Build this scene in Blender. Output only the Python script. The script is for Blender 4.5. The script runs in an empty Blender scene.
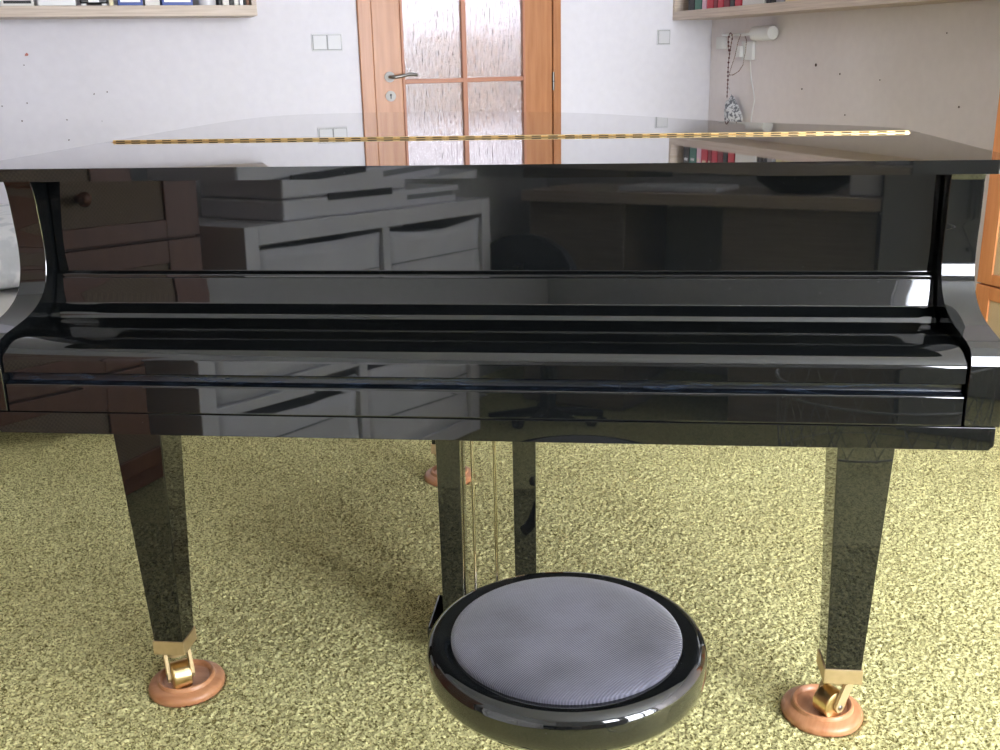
import bpy, bmesh, math, random
import numpy as np
from mathutils import Matrix, Vector
S = bpy.context.scene
C = S.collection
PI = math.pi
random.seed(7)

# ------------------------------------------------------------------ camera
cam_d = bpy.data.cameras.new('camera'); cam = bpy.data.objects.new('camera', cam_d); C.objects.link(cam)
Rv = Vector((0.99452495, 0.10264495, -0.0195997)); Uv = Vector((-0.01185972, 0.29721244, 0.95473772))
Fv = Vector((-0.10382428, 0.94927803, -0.29680252))
cam.matrix_world = Matrix(((Rv.x, Uv.x, -Fv.x, 0.19822931), (Rv.y, Uv.y, -Fv.y, -1.41358971),
                           (Rv.z, Uv.z, -Fv.z, 1.14159251), (0, 0, 0, 1)))
cam_d.sensor_fit = 'HORIZONTAL'; cam_d.sensor_width = 36; cam_d.lens = 1027.11 / 1000 * 36
cam_d.clip_start = 0.02
S.camera = cam

# ------------------------------------------------------------------ light, sky, exposure
PHI = math.radians(26)
ROOM = Matrix.Rotation(PHI, 4, 'Z')          # room frame: u along the door wall, v towards it
S.view_settings.view_transform = 'Standard'; S.view_settings.look = 'None'
S.view_settings.gamma = 1; S.view_settings.use_curve_mapping = False
S.view_settings.exposure = 0.74
w = bpy.data.worlds.new('World'); S.world = w; w.use_nodes = True
w.node_tree.nodes['Background'].inputs[0].default_value = (0.80, 0.88, 1.0, 1)
w.node_tree.nodes['Background'].inputs[1].default_value = 2.5
U0, U1, V0, V1, ZC = -1.65, 2.742, -3.10, 3.90, 2.60
def area(name, u, v, z, su, sz, power, col=(0.90, 0.95, 1.0), rot=(PI/2, 0, 0)):
    l = bpy.data.lights.new(name, 'AREA'); l.shape = 'RECTANGLE'; l.size = su; l.size_y = sz
    l.energy = power; l.color = col
    o = bpy.data.objects.new(name, l); C.objects.link(o)
    o.matrix_world = ROOM @ Matrix.Translation((u, v, z)) @ Matrix.Rotation(rot[0], 4, 'X')
    return o
WIN = (0.12, 0.82, 1.10, 2.25)               # window over the low cupboard
BAL = (1.00, 2.66, 0.12, 2.25)               # glazed balcony door
area('daylight_balcony', (BAL[0]+BAL[1])/2, V0-0.30, (BAL[2]+BAL[3])/2, BAL[1]-BAL[0], BAL[3]-BAL[2], 250, (0.88, 0.925, 1.0))
area('daylight_window', (WIN[0]+WIN[1])/2, V0-0.30, (WIN[2]+WIN[3])/2, WIN[1]-WIN[0], WIN[3]-WIN[2], 55, (0.88, 0.925, 1.0))
area('hallway_added_light', 1.6, 4.8, 2.5, 0.8, 0.5, 20, (0.95, 0.96, 1.0), (0, 0, 0))  # added lamp without a fixture, lights the hallway behind the door glass

# ------------------------------------------------------------------ materials
def mat(name, col, rough=0.6, metal=0.0, spec=None, coat=0.0, ior=None):
    m = bpy.data.materials.new(name); m.use_nodes = True
    b = m.node_tree.nodes['Principled BSDF']
    b.inputs['Base Color'].default_value = (*col, 1); b.inputs['Roughness'].default_value = rough
    b.inputs['Metallic'].default_value = metal
    if ior: b.inputs['IOR'].default_value = ior
    if coat: b.inputs['Coat Weight'].default_value = coat; b.inputs['Coat Roughness'].default_value = 0.02
    return m
def nodes(m): return m.node_tree.nodes, m.node_tree.links, m.node_tree.nodes['Principled BSDF']
def noisy(name, c1, c2, scale=(1, 1, 1), nscale=8, detail=4, rough=0.6, bump=0.0, bdist=0.002, lo=0.3, hi=0.7, coord='Object', metal=0.0):
    m = mat(name, c1, rough, metal); N, L, b = nodes(m)
    tc = N.new('ShaderNodeTexCoord'); mp = N.new('ShaderNodeMapping'); mp.inputs['Scale'].default_value = scale
    nz = N.new('ShaderNodeTexNoise'); nz.inputs['Scale'].default_value = nscale; nz.inputs['Detail'].default_value = detail
    cr = N.new('ShaderNodeValToRGB'); e = cr.color_ramp.elements
    e[0].position = lo; e[0].color = (*c1, 1); e[1].position = hi; e[1].color = (*c2, 1)
    L.new(tc.outputs[coord], mp.inputs[0]); L.new(mp.outputs[0], nz.inputs['Vector'])
    L.new(nz.outputs[0], cr.inputs[0]); L.new(cr.outputs[0], b.inputs['Base Color'])
    if bump:
        bp = N.new('ShaderNodeBump'); bp.inputs['Strength'].default_value = bump; bp.inputs['Distance'].default_value = bdist
        L.new(nz.outputs[0], bp.inputs['Height']); L.new(bp.outputs[0], b.inputs['Normal'])
    return m
M = {}
# polished black lacquer with a scatter of dust specks
m = mat('black_lacquer', (0.0035, 0.004, 0.0042), 0.025, ior=1.55, coat=0.45); N, L, b = nodes(m)
tc = N.new('ShaderNodeTexCoord'); vo = N.new('ShaderNodeTexVoronoi'); vo.inputs['Scale'].default_value = 55
lt = N.new('ShaderNodeMath'); lt.operation = 'LESS_THAN'; lt.inputs[1].default_value = 0.028
mx = N.new('ShaderNodeMixRGB'); mx.inputs[1].default_value = (0.0035, 0.004, 0.0042, 1); mx.inputs[2].default_value = (0.10, 0.10, 0.10, 1)
L.new(tc.outputs['Object'], vo.inputs['Vector']); L.new(vo.outputs['Distance'], lt.inputs[0]); L.new(lt.outputs[0], mx.inputs[0]); L.new(mx.outputs[0], b.inputs['Base Color'])
nz = N.new('ShaderNodeTexNoise'); nz.inputs['Scale'].default_value = 2.2; nz.inputs['Detail'].default_value = 1
bp = N.new('ShaderNodeBump'); bp.inputs['Strength'].default_value = 0.10; bp.inputs['Distance'].default_value = 0.002
L.new(tc.outputs['Object'], nz.inputs['Vector']); L.new(nz.outputs[0], bp.inputs['Height']); L.new(bp.outputs[0], b.inputs['Normal'])
M['black'] = m
M['lid'] = mat('lid_lacquer', (0.02, 0.02, 0.02), 0.02, ior=1.5, coat=0.65); M['lid'].node_tree.nodes['Principled BSDF'].inputs['Coat IOR'].default_value = 1.55
M['dusty'] = noisy('dusty_groove_lacquer', (0.003, 0.004, 0.006), (0.025, 0.038, 0.06), (6, 30, 60), 5, 5, 0.25, lo=0.5, hi=0.85)
M['brass'] = mat('brass', (0.78, 0.58, 0.30), 0.28, 1.0)
M['satin_brass'] = noisy('satin_brass', (0.62, 0.47, 0.26), (0.70, 0.54, 0.32), (1, 1, 1), 60, 3, 0.42, metal=0.85)
M['rose'] = mat('satin_rose', (0.42, 0.40, 0.385), 0.5)
M['rod'] = mat('polished_rod', (0.80, 0.74, 0.58), 0.25, 1.0)
M['fork'] = mat('dull_brass', (0.50, 0.38, 0.20), 0.6, 0.6)
M['slot'] = mat('hinge_slot_dark', (0.015, 0.01, 0.006), 0.7)
M['steel'] = mat('brushed_steel', (0.20, 0.195, 0.185), 0.38, 1.0)
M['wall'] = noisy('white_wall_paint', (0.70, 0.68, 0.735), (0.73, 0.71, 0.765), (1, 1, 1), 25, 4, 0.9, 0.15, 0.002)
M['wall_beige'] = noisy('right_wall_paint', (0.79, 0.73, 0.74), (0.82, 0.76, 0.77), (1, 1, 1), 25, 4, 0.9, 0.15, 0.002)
M['wall_dim'] = noisy('low_bounce_wall', (0.50, 0.50, 0.50), (0.54, 0.54, 0.54), (1, 1, 1), 25, 4, 0.9, 0.15, 0.002)  # left and front walls, colour darkened to cut the light they bounce back
M['ceil'] = mat('ceiling_paint', (0.80, 0.80, 0.80), 0.9)
M['mark'] = mat('wall_mark', (0.10, 0.07, 0.06), 0.8)
M['redmark'] = mat('red_wall_mark', (0.45, 0.16, 0.13), 0.8)
def wood(name, c1, c2, axis=2, rough=0.35, ns=9, stretch=14):
    sc = [stretch]*3; sc[axis] = 1.0
    return noisy(name, c1, c2, tuple(sc), ns/3, 6, rough, 0.05, 0.001, 0.35, 0.68)
M['beech_v'] = wood('orange_beech_upright', (0.38, 0.140, 0.042), (0.47, 0.200, 0.072), 2)
M['beech_h'] = wood('orange_beech_rail', (0.56, 0.25, 0.10), (0.66, 0.33, 0.155), 0)
M['desk_oak'] = wood('grey_brown_oak', (0.24, 0.19, 0.155), (0.33, 0.27, 0.22), 0, 0.5, 12, 30)
M['pale_beech'] = wood('pale_beech', (0.62, 0.42, 0.30), (0.70, 0.50, 0.38), 2)
M['bead'] = mat('glazing_bead_brown', (0.42, 0.17, 0.09), 0.4)
M['oak_u'] = wood('pale_oak_u', (0.50, 0.40, 0.325), (0.64, 0.54, 0.46), 0, 0.5, 12, 30)
M['oak_v'] = wood('pale_oak_v', (0.46, 0.37, 0.315), (0.60, 0.50, 0.43), 1, 0.5, 12, 30)
M['cab'] = wood('cherry_cabinet', (0.53, 0.18, 0.055), (0.66, 0.27, 0.095), 2, 0.35)
M['cab_dark'] = wood('brown_cabinet', (0.15, 0.050, 0.022), (0.20, 0.075, 0.035), 2, 0.4)
def cane(name, c1, c2):
    m = mat(name, c1, 0.7); N, L, b = nodes(m)
    tc = N.new('ShaderNodeTexCoord'); vo = N.new('ShaderNodeTexChecker'); vo.inputs['Scale'].default_value = 190
    mp = N.new('ShaderNodeMapping'); mp.inputs['Rotation'].default_value = (0.0, 0.0, 0.0)
    vo.inputs['Color1'].default_value = (*c1, 1); vo.inputs['Color2'].default_value = (*c2, 1)
    L.new(tc.outputs['Object'], mp.inputs[0]); L.new(mp.outputs[0], vo.inputs['Vector']); L.new(vo.outputs['Color'], b.inputs['Base Color'])
    bp = N.new('ShaderNodeBump'); bp.inputs['Strength'].default_value = 0.5; bp.inputs['Distance'].default_value = 0.001
    L.new(vo.outputs['Fac'], bp.inputs['Height']); L.new(bp.outputs[0], b.inputs['Normal'])
    return m
M['cane'] = cane('woven_cane', (0.66, 0.50, 0.30), (0.40, 0.27, 0.13))
M['cane_dark'] = cane('woven_cane_brown', (0.28, 0.20, 0.13), (0.15, 0.10, 0.06))
M['cup'] = noisy('caster_cup_wood', (0.40, 0.17, 0.075), (0.52, 0.26, 0.13), (3, 30, 10), 3, 4, 0.32)
M['carpet'] = None
m = mat('green_pile', (0.5, 0.5, 0.2), 0.95); N, L, b = nodes(m)
tc = N.new('ShaderNodeTexCoord')
n1 = N.new('ShaderNodeTexVoronoi'); n1.inputs['Scale'].default_value = 310; sp = N.new('ShaderNodeSeparateColor')
n2 = N.new('ShaderNodeTexNoise'); n2.inputs['Scale'].default_value = 1.7; n2.inputs['Detail'].default_value = 3
c1 = N.new('ShaderNodeValToRGB'); e = c1.color_ramp.elements
e[0].position = 0.0; e[0].color = (0.11, 0.09, 0.010, 1); e[1].position = 0.75; e[1].color = (0.77, 0.735, 0.365, 1)
c2 = N.new('ShaderNodeValToRGB'); e = c2.color_ramp.elements
e[0].position = 0.3; e[0].color = (0.90, 0.88, 0.84, 1); e[1].position = 0.7; e[1].color = (1.0, 1.0, 1.0, 1)
mu = N.new('ShaderNodeMixRGB'); mu.blend_type = 'MULTIPLY'; mu.inputs[0].default_value = 1
for n in (n1, n2): L.new(tc.outputs['Object'], n.inputs['Vector'])
L.new(n1.outputs['Color'], sp.inputs[0]); L.new(sp.outputs[0], c1.inputs[0]); L.new(n2.outputs[0], c2.inputs[0]); L.new(c1.outputs[0], mu.inputs[1]); L.new(c2.outputs[0], mu.inputs[2]); L.new(mu.outputs[0], b.inputs['Base Color'])
M['carpet'] = m
# ribbed velvet cushion
m = mat('grey_corduroy', (0.07, 0.07, 0.09), 0.85); N, L, b = nodes(m)
b.inputs['Sheen Weight'].default_value = 0.38; b.inputs['Sheen Roughness'].default_value = 0.45
tc = N.new('ShaderNodeTexCoord'); mp = N.new('ShaderNodeMapping'); mp.inputs['Rotation'].default_value = (0, 0, math.radians(40))
wv = N.new('ShaderNodeTexWave'); wv.inputs['Scale'].default_value = 125; wv.inputs['Distortion'].default_value = 0.3
nz = N.new('ShaderNodeTexNoise'); nz.inputs['Scale'].default_value = 7; nz.inputs['Detail'].default_value = 5
cr = N.new('ShaderNodeValToRGB'); e = cr.color_ramp.elements
e[0].position = 0.4; e[0].color = (0.022, 0.021, 0.032, 1); e[1].position = 0.62; e[1].color = (0.085, 0.083, 0.112, 1)
mw = N.new('ShaderNodeMixRGB'); mw.blend_type = 'MULTIPLY'; mw.inputs[0].default_value = 0.35
bp = N.new('ShaderNodeBump'); bp.inputs['Strength'].default_value = 0.6; bp.inputs['Distance'].default_value = 0.001
L.new(tc.outputs['Object'], mp.inputs[0]); L.new(mp.outputs[0], wv.inputs['Vector']); L.new(tc.outputs['Object'], nz.inputs['Vector'])
L.new(nz.outputs[0], cr.inputs[0]); L.new(cr.outputs[0], mw.inputs[1]); L.new(wv.outputs['Color'], mw.inputs[2]); L.new(mw.outputs[0], b.inputs['Base Color'])
L.new(wv.outputs['Fac'], bp.inputs['Height']); L.new(bp.outputs[0], b.inputs['Normal'])
M['cord'] = m
# rippled door glass
m = mat('rippled_glass', (1, 1, 1), 0.04, ior=1.5); N, L, b = nodes(m)
b.inputs['Transmission Weight'].default_value = 1.0
tc = N.new('ShaderNodeTexCoord'); mp = N.new('ShaderNodeMapping'); mp.inputs['Scale'].default_value = (85, 85, 13)
nz = N.new('ShaderNodeTexNoise'); nz.inputs['Scale'].default_value = 1.6; nz.inputs['Detail'].default_value = 2.5
bp = N.new('ShaderNodeBump'); bp.inputs['Strength'].default_value = 1.0; bp.inputs['Distance'].default_value = 0.007
L.new(tc.outputs['Object'], mp.inputs[0]); L.new(mp.outputs[0], nz.inputs['Vector']); L.new(nz.outputs[0], bp.inputs['Height']); L.new(bp.outputs[0], b.inputs['Normal'])
M['ripple'] = m
# clear panes: mostly see-through, a little mirror
m = bpy.data.materials.new('clear_pane'); m.use_nodes = True; N = m.node_tree.nodes; L = m.node_tree.links; N.clear()
o_ = N.new('ShaderNodeOutputMaterial'); t_ = N.new('ShaderNodeBsdfTransparent'); g_ = N.new('ShaderNodeBsdfGlossy'); g_.inputs['Roughness'].default_value = 0.01
x_ = N.new('ShaderNodeMixShader'); x_.inputs[0].default_value = 0.06
L.new(t_.outputs[0], x_.inputs[1]); L.new(g_.outputs[0], x_.inputs[2]); L.new(x_.outputs[0], o_.inputs[0])
M['pane'] = m
for k, c, r in (('white', (0.86, 0.86, 0.90), 0.4), ('offwhite', (0.72, 0.70, 0.66), 0.6), ('plastic', (0.80, 0.80, 0.80), 0.3),
                ('blue', (0.02, 0.06, 0.30), 0.4), ('red', (0.50, 0.02, 0.04), 0.4), ('darkred', (0.22, 0.02, 0.035), 0.5), ('pink', (0.70, 0.45, 0.55), 0.5),
                ('dark', (0.018, 0.018, 0.02), 0.5), ('blackplastic', (0.01, 0.01, 0.011), 0.35), ('cream', (0.70, 0.62, 0.42), 0.6),
                ('silver', (0.62, 0.61, 0.63), 0.3), ('grey', (0.30, 0.30, 0.31), 0.5), ('green', (0.05, 0.16, 0.12), 0.5), ('brown', (0.20, 0.09, 0.05), 0.6),
                ('bed', (0.56, 0.50, 0.44), 0.8), ('yellow', (0.62, 0.54, 0.28), 0.6), ('skin', (0.50, 0.30, 0.22), 0.6), ('maroonbead', (0.10, 0.015, 0.015), 0.3)):
    M[k] = mat(k, c, r)
M['switch'] = mat('switch_plastic', (0.64, 0.635, 0.665), 0.5)
M['fabric'] = noisy('white_drawer_fabric', (0.82, 0.83, 0.88), (0.90, 0.90, 0.94), (1, 1, 1), 6, 3, 0.9, 0.3, 0.01)
M['bagfab'] = noisy('pale_leaf_bedding', (0.60, 0.62, 0.66), (0.78, 0.79, 0.82), (1, 1, 1), 14, 2, 0.8, 0.4, 0.01, 0.45, 0.55)
M['lace'] = noisy('silver_lace', (0.16, 0.17, 0.20), (0.72, 0.73, 0.76), (1, 1, 1), 60, 3, 0.6, 0, 0, 0.45, 0.53)

# ------------------------------------------------------------------ helpers
def newbm(): return bmesh.new()
def box(bm, x0, x1, y0, y1, z0, z1, bev=0.0, seg=2, mi=0):
    x0, x1 = min(x0, x1), max(x0, x1); y0, y1 = min(y0, y1), max(y0, y1); z0, z1 = min(z0, z1), max(z0, z1)
    t = bmesh.new()
    vs = [t.verts.new(p) for p in ((x0,y0,z0),(x1,y0,z0),(x1,y1,z0),(x0,y1,z0),(x0,y0,z1),(x1,y0,z1),(x1,y1,z1),(x0,y1,z1))]
    for f in ((0,3,2,1),(4,5,6,7),(0,1,5,4),(1,2,6,5),(2,3,7,6),(3,0,4,7)): t.faces.new([vs[i] for i in f])
    if bev: bmesh.ops.bevel(t, geom=t.edges[:], offset=bev, segments=seg, profile=0.5, affect='EDGES')
    merge(bm, t, mi)
def merge(bm, t, mi=0):
    mp = {}
    for v in t.verts: mp[v] = bm.verts.new(v.co)
    for f in t.faces:
        try:
            g = bm.faces.new([mp[v] for v in f.verts]); g.material_index = mi if mi else f.material_index; g.smooth = f.smooth
        except ValueError: pass
    t.free()
def prism(bm, pts, axis, a, b, bev=0.0, seg=2, mi=0):
    """polygon pts (in the two other axes, cyclic order) extruded along axis from a to b"""
    t = bmesh.new()
    def mk(p, s):
        return {'x': (s, p[0], p[1]), 'y': (p[0], s, p[1]), 'z': (p[0], p[1], s)}[axis]
    A = [t.verts.new(mk(p, a)) for p in pts]; B = [t.verts.new(mk(p, b)) for p in pts]
    t.faces.new(A[::-1]); t.faces.new(B); n = len(pts)
    for i in range(n): t.faces.new((A[i], A[(i+1) % n], B[(i+1) % n], B[i]))
    bmesh.ops.recalc_face_normals(t, faces=t.faces[:])
    if bev: bmesh.ops.bevel(t, geom=t.edges[:], offset=bev, segments=seg, profile=0.5, affect='EDGES')
    merge(bm, t, mi)
def lathe(bm, prof, cx=0, cy=0, n=48, mi=0, mtx=None):
    t = bmesh.new(); rings = []
    for r, z in prof:
        if r < 1e-6: rings.append([t.verts.new((0, 0, z))])
        else: rings.append([t.verts.new((r*math.cos(2*PI*i/n), r*math.sin(2*PI*i/n), z)) for i in range(n)])
    for a, b in zip(rings, rings[1:]):
        for i in range(n):
            j = (i+1) % n
            if len(a) == 1 and len(b) == 1: continue
            if len(a) == 1: f = t.faces.new((a[0], b[j], b[i]))
            elif len(b) == 1: f = t.faces.new((a[i], a[j], b[0]))
            else: f = t.faces.new((a[i], a[j], b[j], b[i]))
            f.smooth = True
    bmesh.ops.recalc_face_normals(t, faces=t.faces[:])
    if mtx is None: mtx = Matrix.Translation((cx, cy, 0))
    t.transform(mtx)
    merge(bm, t, mi)
def cyl(bm, p, q, r, r2=None, n=20, mi=0, caps=True):
    p = Vector(p); q = Vector(q); d = q-p; h = d.length
    r2 = r if r2 is None else r2
    rot = d.to_track_quat('Z', 'Y').to_matrix().to_4x4()
    prof = [(0, 0), (r, 0), (r2, h), (0, h)] if caps else [(r, 0), (r2, h)]
    lathe(bm, prof, n=n, mi=mi, mtx=Matrix.Translation(p) @ rot)
def tube(bm, pts, r, n=8, mi=0):
    P = [Vector(p) for p in pts]; t = bmesh.new(); rings = []
    for i, p in enumerate(P):
        d = (P[min(i+1, len(P)-1)] - P[max(i-1, 0)]).normalized()
        a = d.orthogonal().normalized() if i == 0 else (rings_a - d*rings_a.dot(d)).normalized()
        rings_a = a; bb = d.cross(a)
        rr = r[i] if isinstance(r, (list, tuple)) else r
        rings.append([t.verts.new(p + a*rr*math.cos(2*PI*k/n) + bb*rr*math.sin(2*PI*k/n)) for k in range(n)])
    for a, b in zip(rings, rings[1:]):
        for k in range(n):
            f = t.faces.new((a[k], a[(k+1) % n], b[(k+1) % n], b[k])); f.smooth = True
    t.faces.new(rings[0][::-1]); t.faces.new(rings[-1])
    bmesh.ops.recalc_face_normals(t, faces=t.faces[:]); merge(bm, t, mi)
def obj(name, bm, m, parent=None, room=False, smooth=None, **props):
    """links bm as one mesh object; coordinates are world (or room when room=True) and are moved into the parent's frame"""
    if room: bm.transform(ROOM)
    if parent is not None:
        pm = parent['_m'] if False else PM[parent.name]
        bm.transform(pm.inverted())
    else:
        c = Vector((0, 0, 0)); n = max(1, len(bm.verts))
        xs = [v.co for v in bm.verts]
        c = Vector(((min(v.x for v in xs)+max(v.x for v in xs))/2, (min(v.y for v in xs)+max(v.y for v in xs))/2, min(v.z for v in xs)))
        R4 = Matrix.Translation(c) @ (ROOM if room else Matrix.Identity(4))
        bm.transform(R4.inverted())
    me = bpy.data.meshes.new(name); bm.normal_update(); bm.to_mesh(me); bm.free()
    for mm in (m if isinstance(m, (list, tuple)) else [m]): me.materials.append(mm)
    if smooth is not None:
        me.polygons.foreach_set('use_smooth', [True]*len(me.polygons))
        me.set_sharp_from_angle(angle=math.radians(smooth))
    o = bpy.data.objects.new(name, me); C.objects.link(o)
    if smooth is not None:
        wn = o.modifiers.new('weighted_normal', 'WEIGHTED_NORMAL'); wn.weight = 100; wn.keep_sharp = True; wn.thresh = 0.01
    if parent is not None:
        o.parent = parent; PM[o.name] = PM[parent.name]; o.matrix_parent_inverse = Matrix.Identity(4)
        if parent.type == 'MESH' : PM[o.name] = PM[parent.name]
    else:
        o.matrix_world = R4; PM[o.name] = R4.copy()
    for k, v in props.items(): o[k] = v
    return o
PM = {}
def thing(name, label, cat, loc, room=False, group=None):
    o = bpy.data.objects.new(name, None); C.objects.link(o); o.empty_display_size = 0.1
    mw = (ROOM @ Matrix.Translation(loc)) if room else Matrix.Translation(loc)
    o.matrix_world = mw; PM[o.name] = mw.copy()
    o['label'] = label; o['category'] = cat
    if group: o['group'] = group
    return o
def tag(o, label, cat, group=None):
    o['label'] = label; o['category'] = cat
    if group: o['group'] = group
    return o
def struct(name, bm, m, room=True, parent=None):
    o = obj(name, bm, m, parent, room)
    if parent is None: o['kind'] = 'structure'
    return o

# ------------------------------------------------------------------ room shell
T = 0.15
bm = newbm(); box(bm, U0-T, U1+T, V0-T, 5.45, -0.16, -0.008); struct('floor', bm, M['carpet'])
bm = newbm(); box(bm, U0-T, U1+T, V0-T, 5.45, ZC, ZC+0.12); struct('ceiling', bm, M['ceil'])
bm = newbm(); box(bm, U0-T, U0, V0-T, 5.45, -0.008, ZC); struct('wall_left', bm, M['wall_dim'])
bm = newbm(); box(bm, U1, U1+T, V0-T, V1, -0.008, ZC); struct('wall_right', bm, M['wall_beige'])
DL, DR, DT = 0.745, 1.815, 2.08
bm = newbm()
box(bm, U0, DL, V1, V1+T, -0.008, ZC); box(bm, DR, U1+T, V1, V1+T, -0.008, ZC); box(bm, DL, DR, V1, V1+T, DT, ZC)
struct('wall_back', bm, M['wall'])
bm = newbm(); box(bm, U0, 0.178, V1-0.02, V1, -0.008, ZC); struct('trim_1', bm, M['wall'])      # the wall's slightly prouder left part
bm = newbm()
box(bm, U0, WIN[0], V0-T, V0, -0.008, ZC); box(bm, WIN[0], WIN[1], V0-T, V0, -0.008, WIN[2]); box(bm, WIN[0], WIN[1], V0-T, V0, WIN[3], ZC); box(bm, WIN[1], BAL[0],V0-T, V0, -0.008, ZC); box(bm, BAL[0], BAL[1], V0-T, V0, BAL[3], ZC); box(bm, BAL[0], BAL[1], V0-T, V0, -0.008, BAL[2])
box(bm, BAL[1], U1, V0-T, V0, -0.008, ZC)
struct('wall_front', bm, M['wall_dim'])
# hallway beyond the glazed door
bm = newbm(); box(bm, U0, U1+T, 5.3, 5.45, -0.008, ZC); struct('wall_hallway_end', bm, M['wall'])
bm = newbm(); box(bm, U1, U1+T, V1+T, 5.3, -0.008, ZC); struct('wall_hallway_right', bm, M['wall'])
def glazed(name, r, nu):
    u0, u1, z0, z1 = r; f = 0.06
    bm = newbm()
    box(bm, u0, u0+f, V0-0.11, V0-0.04, z0, z1, 0.004); box(bm, u1-f, u1, V0-0.11, V0-0.04, z0, z1, 0.004)
    box(bm, u0+f, u1-f, V0-0.11, V0-0.04, z0, z0+f, 0.004); box(bm, u0+f, u1-f, V0-0.11, V0-0.04, z1-f, z1, 0.004)
    for k in range(1, nu):
        x = u0+(u1-u0)*k/nu; box(bm, x-0.05, x+0.05, V0-0.11, V0-0.04, z0+f, z1-f, 0.004)
    fr = struct(name, bm, M['white'])
    bm = newbm(); box(bm, u0+f, u1-f, V0-0.078, V0-0.072, z0+f, z1-f); obj('pane', bm, M['pane'], fr, True)
    hu = u0+(u1-u0)/2 if nu > 1 else u1-.03
    bm = newbm(); cyl(bm, (hu, V0-0.04, (z0+z1)/2), (hu, V0+0.0, (z0+z1)/2), 0.012); box(bm, hu-0.01, hu+0.01, V0-0.005, V0+0.01, (z0+z1)/2-0.11, (z0+z1)/2+0.01, 0.004)
    obj('window_handle', bm, M['white'], fr, True)
glazed('window_1', WIN, 1); glazed('door_2', BAL, 2)

# small marks on the walls
def blot(bm, u, z, r, v, n=8, jag=.6):
    pts = [(u+r*(1-jag+2*jag*random.random())*math.cos(a*2*PI/n), z+r*(1-jag+2*jag*random.random())*math.sin(a*2*PI/n)) for a in range(n)]
    prism(bm, pts, 'y', v-0.0015, v)
vL = V1-0.02
bm = newbm(); blot(bm, -.775, 1.187, .0085, vL, 14, .55)
tag(obj('wall_stain', bm, M['redmark'], None, True), 'small red-brown scuff on the white wall under the left shelf', 'stain')
spots = [(24,65),(27,103),(22,121),(2,106),(67,120),(69,140),(102,121),(94,94),(107,92)]
def back_uv(x, y):    # where a point of the wall lies, measured from the photograph
    D = Fv + Rv*((x-500)/1027.11) + Uv*((375-y)/1027.11); e1 = Vector((math.cos(PHI), math.sin(PHI), 0)); e2 = Vector((-math.sin(PHI), math.cos(PHI), 0))
    o = cam.matrix_world.translation
    return D, e1, e2, o
def on_back(x, y, v=V1):
    D, e1, e2, o = back_uv(x, y); P = o + D*((v-o.dot(e2))/D.dot(e2)); return P.dot(e1), P.z
def on_right(x, y, u=U1):
    D, e1, e2, o = back_uv(x, y); P = o + D*((u-o.dot(e1))/D.dot(e1)); return P.dot(e2), P.z
for x, y in spots:
    bm = newbm(); blot(bm, *on_back(x, y, vL), 0.0032, vL)
    tag(obj('pin_hole', bm, M['mark'], None, True), 'tiny dark pin hole in the white wall under the left shelf', 'mark', 'pin holes in the back wall')
for x, y, r in ((816, 65, 0.010), (840, 74, 0.006), (802, 89, 0.006), (845, 115, 0.005), (959, 107, 0.006), (947, 33, 0.004), (880, 80, 0.004)):
    bm = newbm(); v, z = on_right(x, y); pts = [(v+r*0.8*math.cos(a*PI/3), z+r*0.8*math.sin(a*PI/3)) for a in range(6)]; prism(bm, pts, 'x', U1-0.0015, U1)
    tag(obj('plaster_chip', bm, M['mark'], None, True), 'small dark chip in the greyish right wall below the bookshelf', 'mark', 'chips in the right wall')

# ------------------------------------------------------------------ carpet pile
def carpet():
    x0, x1, y0, y1, st = -1.55, 1.60, -0.45, 2.6, 0.0037
    nx = int((x1-x0)/st); ny = int((y1-y0)/st); rng = np.random.default_rng(3)
    X, Y = np.meshgrid(np.linspace(x0, x1, nx), np.linspace(y0, y1, ny))
    k = rng.random((ny, nx)); k2 = np.kron(rng.random((ny//3+1, nx//3+1)), np.ones((3, 3)))[:ny, :nx]
    Z = 0.0060*k - 0.0050
    yy = Y; xx = X
    Z += 0.0008*np.sin(xx*9+np.sin(yy*7)*2)*np.sin(yy*11+xx*3)
    for cx, cy in ((-.597, .222), (.590, .226), (-.245, 1.262)):
        d = np.hypot(X-cx, Y-cy); Z = np.where(d < 0.072, -0.0075, Z)
    X = X + (rng.random((ny, nx))-.5)*st*0.7; Y = Y + (rng.random((ny, nx))-.5)*st*0.7
    co = np.stack([X, Y, Z], -1).reshape(-1, 3).astype(np.float32)
    idx = np.arange(nx*ny, dtype=np.int32).reshape(ny, nx)
    q = np.stack([idx[:-1, :-1], idx[:-1, 1:], idx[1:, 1:], idx[1:, :-1]], -1).reshape(-1)
    me = bpy.data.meshes.new('carpet_pile'); me.vertices.add(nx*ny); me.vertices.foreach_set('co', co.ravel())
    nf = (nx-1)*(ny-1); me.loops.add(nf*4); me.loops.foreach_set('vertex_index', q); me.polygons.add(nf)
    me.polygons.foreach_set('loop_start', np.arange(0, nf*4, 4, dtype=np.int32)); me.update(calc_edges=True); me.validate()
    me.materials.append(M['carpet'])
    o = bpy.data.objects.new('carpet_pile', me); C.objects.link(o); o['kind'] = 'stuff'
    tag(o, 'olive green short shag carpet pile covering the floor under the piano', 'carpet')
carpet()

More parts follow.
